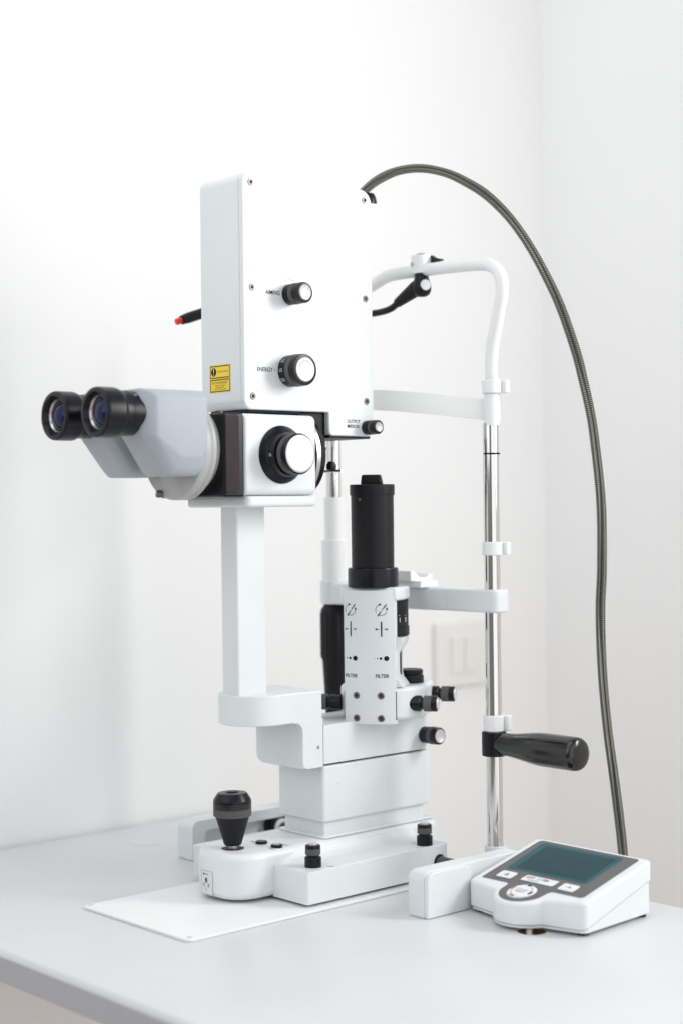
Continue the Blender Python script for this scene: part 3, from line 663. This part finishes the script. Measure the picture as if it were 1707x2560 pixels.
# head tube
ht = [(PX+1, PY, 420), (PX+1.8, PY, 470), (PX+3, PY, 505), (125.2, PY, 539.6), (130, PY, 560.5), (127.6, PY, 575.5), (116.5, PY, 585.3), (98.2, PY, 588.7), (65.7, PY, 590.3), (23.3, PY, 591.6), (-21, PY, 591.8), (-44, PY, 586), (-80, PY, 574), (-108, PY, 556), (-120, PY, 530), (-113, PY, 495), (-111.5, PY, 470), (-111.5, PY, 420)]
link('head_tube', tube(smooth_path(ht, 10), 6.25, 24), 'paint_clean', ch, smooth=60, wn=False)
def collar(px, z0, z1, ro, tab=True, name='collar'):
    c = link(name, lathe([(7.75, z0), (ro-0.7, z0), (ro, z0+0.7), (ro, z1-0.7), (ro-0.7, z1), (7.75, z1)], (px, PY, 0), n=40), 'paint_clean', ch)
    if tab: link('tab', rbox(px+4, px+13.5, PY+5, PY+11.5, z0+0.3, z1-0.3, 1), 'paint_clean', c)
    return c
collar(115.6, 463.8, 476.6, 9.6)
link('sleeve', lathe([(0, 433.6), (7.4, 433.6), (7.4, 463.9), (0, 463.9)], (115.2, PY, 0), n=36), 'paint_clean', ch)
collar(PX+1, 310, 322.8, 10.0); collar(PX, 142.5, 157.6, 10.2)
link('retaining_ring', lathe([(7.6, 405.8), (8.1, 405.8), (8.1, 407.4), (7.6, 407.4)], (PX+0.9, PY, 0), n=40), 'ink', ch)
# forehead band
bd = bmesh.new(); pv = None; N = 40
for k in range(N+1):
    x = 116-232*k/N; zc = 449.6+ (104-x)*0.175 - max(0, (104-x))**2*0.00046
    if x < -48: zc = 465.4
    y = PY+9-46*(1-(x/116)**2)
    q = [bd.verts.new((x, y+dy, zc+dz)) for dy, dz in ((-2.6, -10.2), (-2.6, 10.2), (2.6, 10.2), (2.6, -10.2))]
    if pv:
        for i in range(4): bd.faces.new((pv[i], q[i], q[(i+1) % 4], pv[(i+1) % 4]))
    else: bd.faces.new(q)
    pv = q
bd.faces.new(pv[::-1]); bmesh.ops.recalc_face_normals(bd, faces=bd.faces[:]); bev(bd, 0.8, 2, ang=50)
link('forehead_band', bd, 'white_plastic', ch)
# cross bar and chin cup
bar_plan = rpoly([(-126, 193), (-60, 190), (30, 190), (60, 195), (127, 195.5), (127, 216), (-126, 218)], [10, 20, 20, 20, 6, 6, 10], 6)
cb_ = link('cross_bar', prism(bar_plan, 'z', 255.4, 277.4, 2.5, 3), 'paint', ch)
cup = link('chin_cup', prism(rpoly([(178, 283.5), (208, 282), (210, 290), (204, 290.5), (199, 287), (192, 287.4), (183, 294), (178, 294)], 1.5, 3), 'x', -58, 30, 2.2, 3), 'paint_clean', ch)
link('cup_tray', prism(rpoly([(181, 277.2), (208, 277.2), (206, 284), (183, 284)], 1.5, 3), 'x', -64, 40, 2.0, 3), 'paint_clean', cup)
# left post sleeves and height adjuster
link('sleeve', lathe([(7.8, 367.6), (10.0, 367.6), (10.4, 367), (10.4, 322), (7.8, 322)], (PLX, PY, 0), n=44), 'paint_clean', ch)
link('sleeve', lathe([(7.8, 323), (12.8, 323), (13.6, 321.4), (13.6, 280.2), (7.8, 280.2)], (PLX, PY, 0), n=44), 'paint_clean', ch)
link('bar_collar', lathe([(7.8, 255.2), (14.6, 255.2), (15.4, 256), (15.4, 279.4), (14.6, 280.2), (7.8, 280.2)], (PLX, PY, 0), n=44), 'paint', ch)
link('height_adjuster', lathe([(0, 60), (9, 60), (10, 62), (11.5, 150), (14.0, 196), (15.6, 199), (16, 202), (16, 244), (14.6, 250), (12.2, 253), (11.5, 255.3), (0, 255.3)], (PLX, PY, 0), n=96,
     flute=lambda t, z: 1-(0.055*(0.5+0.5*math.cos(16*t))**2 if 203 > z > 198 or 245 > z >= 202 else 0)), 'black_satin', ch, smooth=55, wn=False)
# right grip
hub = link('grip_hub', lathe([(7.8, 119), (11.2, 119), (11.8, 119.8), (11.8, 141), (11.2, 141.9), (7.8, 141.9)], (PX, PY, 0), n=44), 'black', ch)
link('hand_grip', lathe([(0, 8), (9.6, 8), (10.2, 10), (10.4, 14), (11.6, 28), (14.2, 47), (15.2, 56), (15.5, 64), (15.5, 99), (15.1, 102), (13.8, 104.4), (11.4, 105.8), (7, 106.4), (0, 106.5)], (PX, PY, 131), (1, 0, 0.0), 72,
     flute=lambda t, z: 1-(0.018*(0.5+0.5*math.cos(12*t))**4 if 20 < z < 100 else 0)), 'black_gloss', ch, smooth=55, wn=False)

# ================================================================== fixation lamp clamped to the head tube
fx = thing('fixation_lamp', (23.5, PY, 568), 'black gooseneck fixation lamp with red tip clamped to the white head tube', 'lamp')
cl = link('clamp', prism(rpoly([(14, 196), (33, 196), (33, 214), (14, 214)], [6, 6, 6, 6], 6), 'z', 588, 606.5, 1.0, 2), 'paint_clean', fx)
link('clamp_screw', lathe([(0, -0.4), (2.4, -0.4), (2.4, 0.7), (1.9, 1.0), (1.2, 1.0), (0.9, 0.2), (0, 0.2)], (19.5, 196, 597.5), (0, -1, 0), 20), 'steel', cl)
link('clamp_top', lathe([(0, 606.3), (5, 606.3), (5, 607.4), (4, 608), (0, 608.2)], (24, 204, 0), n=24), 'black', cl)
link('clip', prism([(33, 606), (40, 602), (46, 601), (47.5, 599.5), (40, 598.5), (33, 597.5)], 'y', 208, 213, 0.6, 2), 'black', cl)
el = link('elbow', lathe([(0, 588.2), (7.0, 588.2), (7.2, 583.5), (8.6, 580), (9.6, 576), (9.4, 571), (7.5, 567.3), (4, 565.4), (0, 565)], (24, 204, 0), n=36), 'black', fx)
link('elbow_cap', lathe([(0, 7.2), (5.2, 7.2), (5.4, 9.4), (5.0, 9.8), (0, 9.9)], (24, 204, 576), (1, -0.35, 0.0), 32), 'cap', el)
dv = (Vector((-8, 199, 560))-Vector((22, 203, 575.5))).normalized()
link('cone_arm', lathe([(0, 2), (7.6, 3), (8.0, 6), (7.4, 11), (5.2, 30), (4.6, 34), (0, 34.2)], (24, 203, 577), dv, 36), 'black_satin', fx)
gp = smooth_path([Vector((24, 203, 577))+dv*32, (-16, 197, 556), (-38, 190, 553), (-80, 160, 548), (-115, 118, 552), (-138, 88, 561), (-142, 76, 562)], 14)
link('gooseneck', tube(gp, [3.6 if i % 2 else 3.15 for i in range(len(gp))], 16), 'black', fx, smooth=70, wn=False)
d2 = (Vector((-151, 28, 543.8))-Vector((-142, 76, 561))).normalized()
tipb = link('lamp_barrel', lathe([(0, 0), (4.2, 0), (5.2, 2), (5.4, 36), (5.0, 39), (4.6, 44), (0, 44)], (-142, 78, 561.5), d2, 28), 'black_satin', fx)
link('red_tip', lathe([(0, 43.5), (3.4, 43.5), (3.4, 49.5), (2.9, 50.2), (0, 50.2)], (-142, 78, 561.5), d2, 24), 'red', tipb)

# ================================================================== braided hoses
HP = [(-46, 146, 622), (-30, 148, 643), (-16, 153, 661), (-2, 163, 676.5), (11.2, 175.7, 686.1), (24.0, 184.8, 689.4), (36.6, 193.3, 689.3), (49.6, 201.4, 686.2), (63.2, 209.1, 680.7), (76.4, 216.6, 672.2), (89.6, 223.9, 661.7), (102.8, 231.0, 647.4), (116.4, 237.9, 629.3), (129.5, 244.7, 607.1), (142.5, 251.4, 579.6), (155.6, 258.0, 546.4), (173.8, 258.0, 502.6), (182.7, 258.0, 476.1), (191.4, 258.0, 446.6), (196.5, 258.0, 420.5), (203.5, 258.0, 360.5), (203.9, 258.0, 299.7), (202.1, 258.0, 262.7), (202.5, 258.0, 222.7), (204.3, 258.0, 182.6), (208.0, 258.0, 142.8), (214.0, 258.0, 103.6), (220.0, 258.0, 64.7), (223.7, 258.0, 34.8), (230, 258, -40), (238, 262, -200), (240, 270, -500), (240, 275, -735)]
sp = smooth_path(HP, 10)
for s_, lab in ((1, 'upper of two braided grey hoses arching from the laser head, outer in the bend'), (-1, 'lower of two braided grey hoses arching from the laser head, inner in the bend')):
    q = []
    for i, p in enumerate(sp):
        t = (sp[min(i+1, len(sp)-1)]-sp[max(i-1, 0)]).normalized()
        side = (R0-t*R0.dot(t)); up = Vector((0, 0, 1))-t*t.z
        k = min(1, max(0, (i-60)/60)); dirv = (up.normalized()*(1-k)*0.75 + side.normalized()*(0.35+0.65*k)).normalized()
        q.append(p+dirv*(2.2*s_) + F*(0.9*s_*math.sin(i*0.11)) + side*(0.7*math.sin(i*0.047+1.0)+0.35*math.sin(i*0.13)))
    tag(link('braided_hose', tube(q, 2.4, 18, uvk=0.5), 'braid', smooth=80, wn=False), lab, 'hose', 'braided hoses')

# ================================================================== control console
co = thing('control_console', (236, 150, 0), 'white desktop control console with dark teal screen and grey button panel', 'control panel')
A_, B_, C_, D_ = Vector((175.5, 103)), Vector((304, 106)), Vector((298.5, 204)), Vector((167, 205))      # front left, front right, back right, back left
def zt(y): return 28.5+(y-105)*20/98
NRM = Vector((0, -20/98, 1)).normalized()
def outline(inset=0.0):
    c = (A_+B_+C_+D_)/4
    lobe = []
    cx, cy, r = 239, 107, 28.5-inset
    for a in range(-158, -21, 8):
        lobe.append((cx+r*1.0*math.cos(math.radians(a)), cy+r*math.sin(math.radians(a))))
    pts = [(A_.x+inset, A_.y+inset)]+lobe+[(B_.x-inset, B_.y+inset), (C_.x-inset, C_.y-inset), (D_.x+inset, D_.y-inset)]
    rad = [6]+[5]+[0]*(len(lobe)-2)+[5]+[6, 5, 6]
    # soften only real corners
    return rpoly(pts, [6, 3.0]+[0]*(len(lobe)-2)+[3.0, 6, 5, 6], 4)
def shell(zlo, zhi, inset, r, seg=3):
    b = bmesh.new(); P2 = outline(inset); n = len(P2)
    lo = [b.verts.new((x, y, zlo(y))) for x, y in P2]; hi = [b.verts.new((x, y, zhi(y))) for x, y in P2]
    f0 = b.faces.new(lo[::-1]); f1 = b.faces.new(hi)
    for i in range(n): b.faces.new((lo[i], lo[(i+1) % n], hi[(i+1) % n], hi[i]))
    bmesh.ops.recalc_face_normals(b, faces=b.faces[:])
    if r: bev(b, r, seg, edges=list(f1.edges))
    return b
split = lambda y: 6.0+max(0, y-105)*0.27
us = link('upper_shell', shell(lambda y: split(y), zt, 0, 3.0, 4), 'paint', co)
link('lower_shell', shell(lambda y: 3.2, lambda y: split(y)-0.5, 1.0, 0.0), 'paint', co)
link('shell_seam', shell(lambda y: split(y)-0.7, lambda y: split(y)-0.05, 0.45, 0.0), 'ink_soft', co)
for fx_, fy_ in ((185, 112), (295, 114), (291, 196), (177, 196)): link('rubber_foot', lathe([(0, 0.05), (5, 0.05), (5, 3.3), (0, 3.3)], (fx_, fy_, 0), n=20), 'black_satin', co)
def cf(off): return lambda x, y: Vector((x, y, zt(y)))+NRM*off
lob = [(239+23.0*math.cos(math.radians(a)), 106+23.0*math.sin(math.radians(a))) for a in range(-166, -13, 7)]
fp = rpoly([(182.5, 111.5), (lob[0][0]-1, 111.5)]+lob+[(lob[-1][0]+1, 112.5), (295.5, 113.0), (289, 199.5), (175, 200)], [2, 4]+[0]*len(lob)+[4, 4, 4, 4], 4)
face = sheet(fp, cf(0.15), 'face_grey', co, 'face_plate')
scp = [(190.0, 136.2), (279.5, 137), (274.5, 195.8), (181.8, 195.8)]
sheet(rpoly(scp, 4, 4), cf(0.3), 'lcd_rim', face, 'screen_rim')
sheet(rpoly([(196.8, 140.8), (274.5, 141.6), (270.0, 190.5), (190.2, 190.5)], 1.2, 3), cf(0.42), 'lcd', face, 'screen')
def button(x, y, w, h):
    pts = rpoly([(x-w/2, y-h/2), (x+w/2, y-h/2), (x+w/2-0.8, y+h/2), (x-w/2-0.8, y+h/2)], 1.4, 3)
    rg = sheet(rpoly([(x-w/2-1, y-h/2-1), (x+w/2+1, y-h/2-1), (x+w/2+0.2, y+h/2+1), (x-w/2-1.8, y+h/2+1)], 1.8, 3), cf(0.28), 'ink_soft', face, 'button_outline')
    b = bmesh.new(); lo = [b.verts.new(cf(0.2)(*p)) for p in pts]; hi = [b.verts.new(cf(1.0)(*p)) for p in pts]; n = len(pts)
    b.faces.new(hi)
    for i in range(n): b.faces.new((lo[i], lo[(i+1) % n], hi[(i+1) % n], hi[i]))
    return link('button', b, 'label_white', co, wn=False)
b1 = button(201.8, 124.3, 16.5, 12.0); b2 = button(271.6, 124.6, 16.5, 12.0)
sheet([(199.4, 122.0), (204.2, 122.0), (204.2, 122.9), (199.4, 122.9)], cf(1.1), 'ink_soft', b1, 'icon'); sheet([(200, 123.4), (203.6, 123.4), (201.8, 127.4)], cf(1.1), 'ink_soft', b1, 'icon')
sheet([(268.6, 124.2), (271.8, 124.2), (271.8, 124.9), (268.6, 124.9)], cf(1.1), 'ink_soft', b2, 'icon'); sheet([(271.6, 122.6), (274.2, 124.6), (271.6, 126.6)], cf(1.1), 'ink_soft', b2, 'icon')
np_ = sheet(rpoly([(219.0, 121.4), (255.6, 121.4), (255.0, 132.2), (218.4, 132.2)], 1.5, 3), cf(0.3), 'label_white', co, 'name_plate')
cmap = lambda x0, y0, o=0.42: (lambda x, y: cf(o)(x0+x, y0+y))
text('OPT', 5.0, cmap(221.0, 126.6), 'ink', np_, bold=0.09, sx=0.95); text('O', 5.0, cmap(233.2, 126.6), 'ink_cyan', np_, bold=0.25); text('TEK', 5.0, cmap(238.0, 126.6), 'ink', np_, bold=0.09, sx=0.95)
text('MEDICAL', 2.6, cmap(226.5, 123.0), 'ink_soft', np_, sx=1.1)
dk = link('ready_key', (lambda: lathe([(0, 0.1), (12.6, 0.1), (12.6, 1.1), (12.0, 1.5), (0, 1.5)], cf(0)(238.6, 101.6), NRM, 48))(), 'label_white', co)
def ringseg(a0, a1, r0, r1, m, nm, off):
    b = bmesh.new(); pv = None; n = 14; o = cf(0)(238.6, 101.6); U = Vector((1, 0, 0)); V = NRM.cross(U)
    for k in range(n+1):
        a = math.radians(a0+(a1-a0)*k/n); q = [b.verts.new(o+U*(r*math.cos(a))+V*(r*math.sin(a))+NRM*off) for r in (r0, r1)]
        if pv: b.faces.new((pv[0], q[0], q[1], pv[1]))
        pv = q
    return link(nm, b, m, dk, wn=False)
ringseg(0, 360, 12.9, 13.5, 'label_white', 'key_outline', 0.3)
ringseg(78, 100, 9.6, 12.2, 'ink', 'key_mark', 1.62); ringseg(-20, 8, 9.6, 12.2, 'ink', 'key_mark', 1.62)
ringseg(158, 186, 9.6, 12.2, 'amber', 'key_mark', 1.62); ringseg(-112, -84, 9.6, 12.2, 'amber', 'key_mark', 1.62)
ringseg(10, 70, 9.2, 9.7, 'ink_soft', 'key_ring', 1.6); ringseg(190, 250, 9.2, 9.7, 'ink_soft', 'key_ring', 1.6)
def km(x0, y0): 
    o = cf(0)(238.6, 101.6); U = Vector((1, 0, 0)); V = NRM.cross(U)
    return lambda x, y: o+U*(x0+x)+V*(y0+y)+NRM*1.6
text('STANDBY', 3.0, km(0, 0.8), 'ink_soft', dk, align='CENTER'); text('READY', 3.4, km(0, -3.2), 'ink_soft', dk, align='CENTER', bold=0.05)
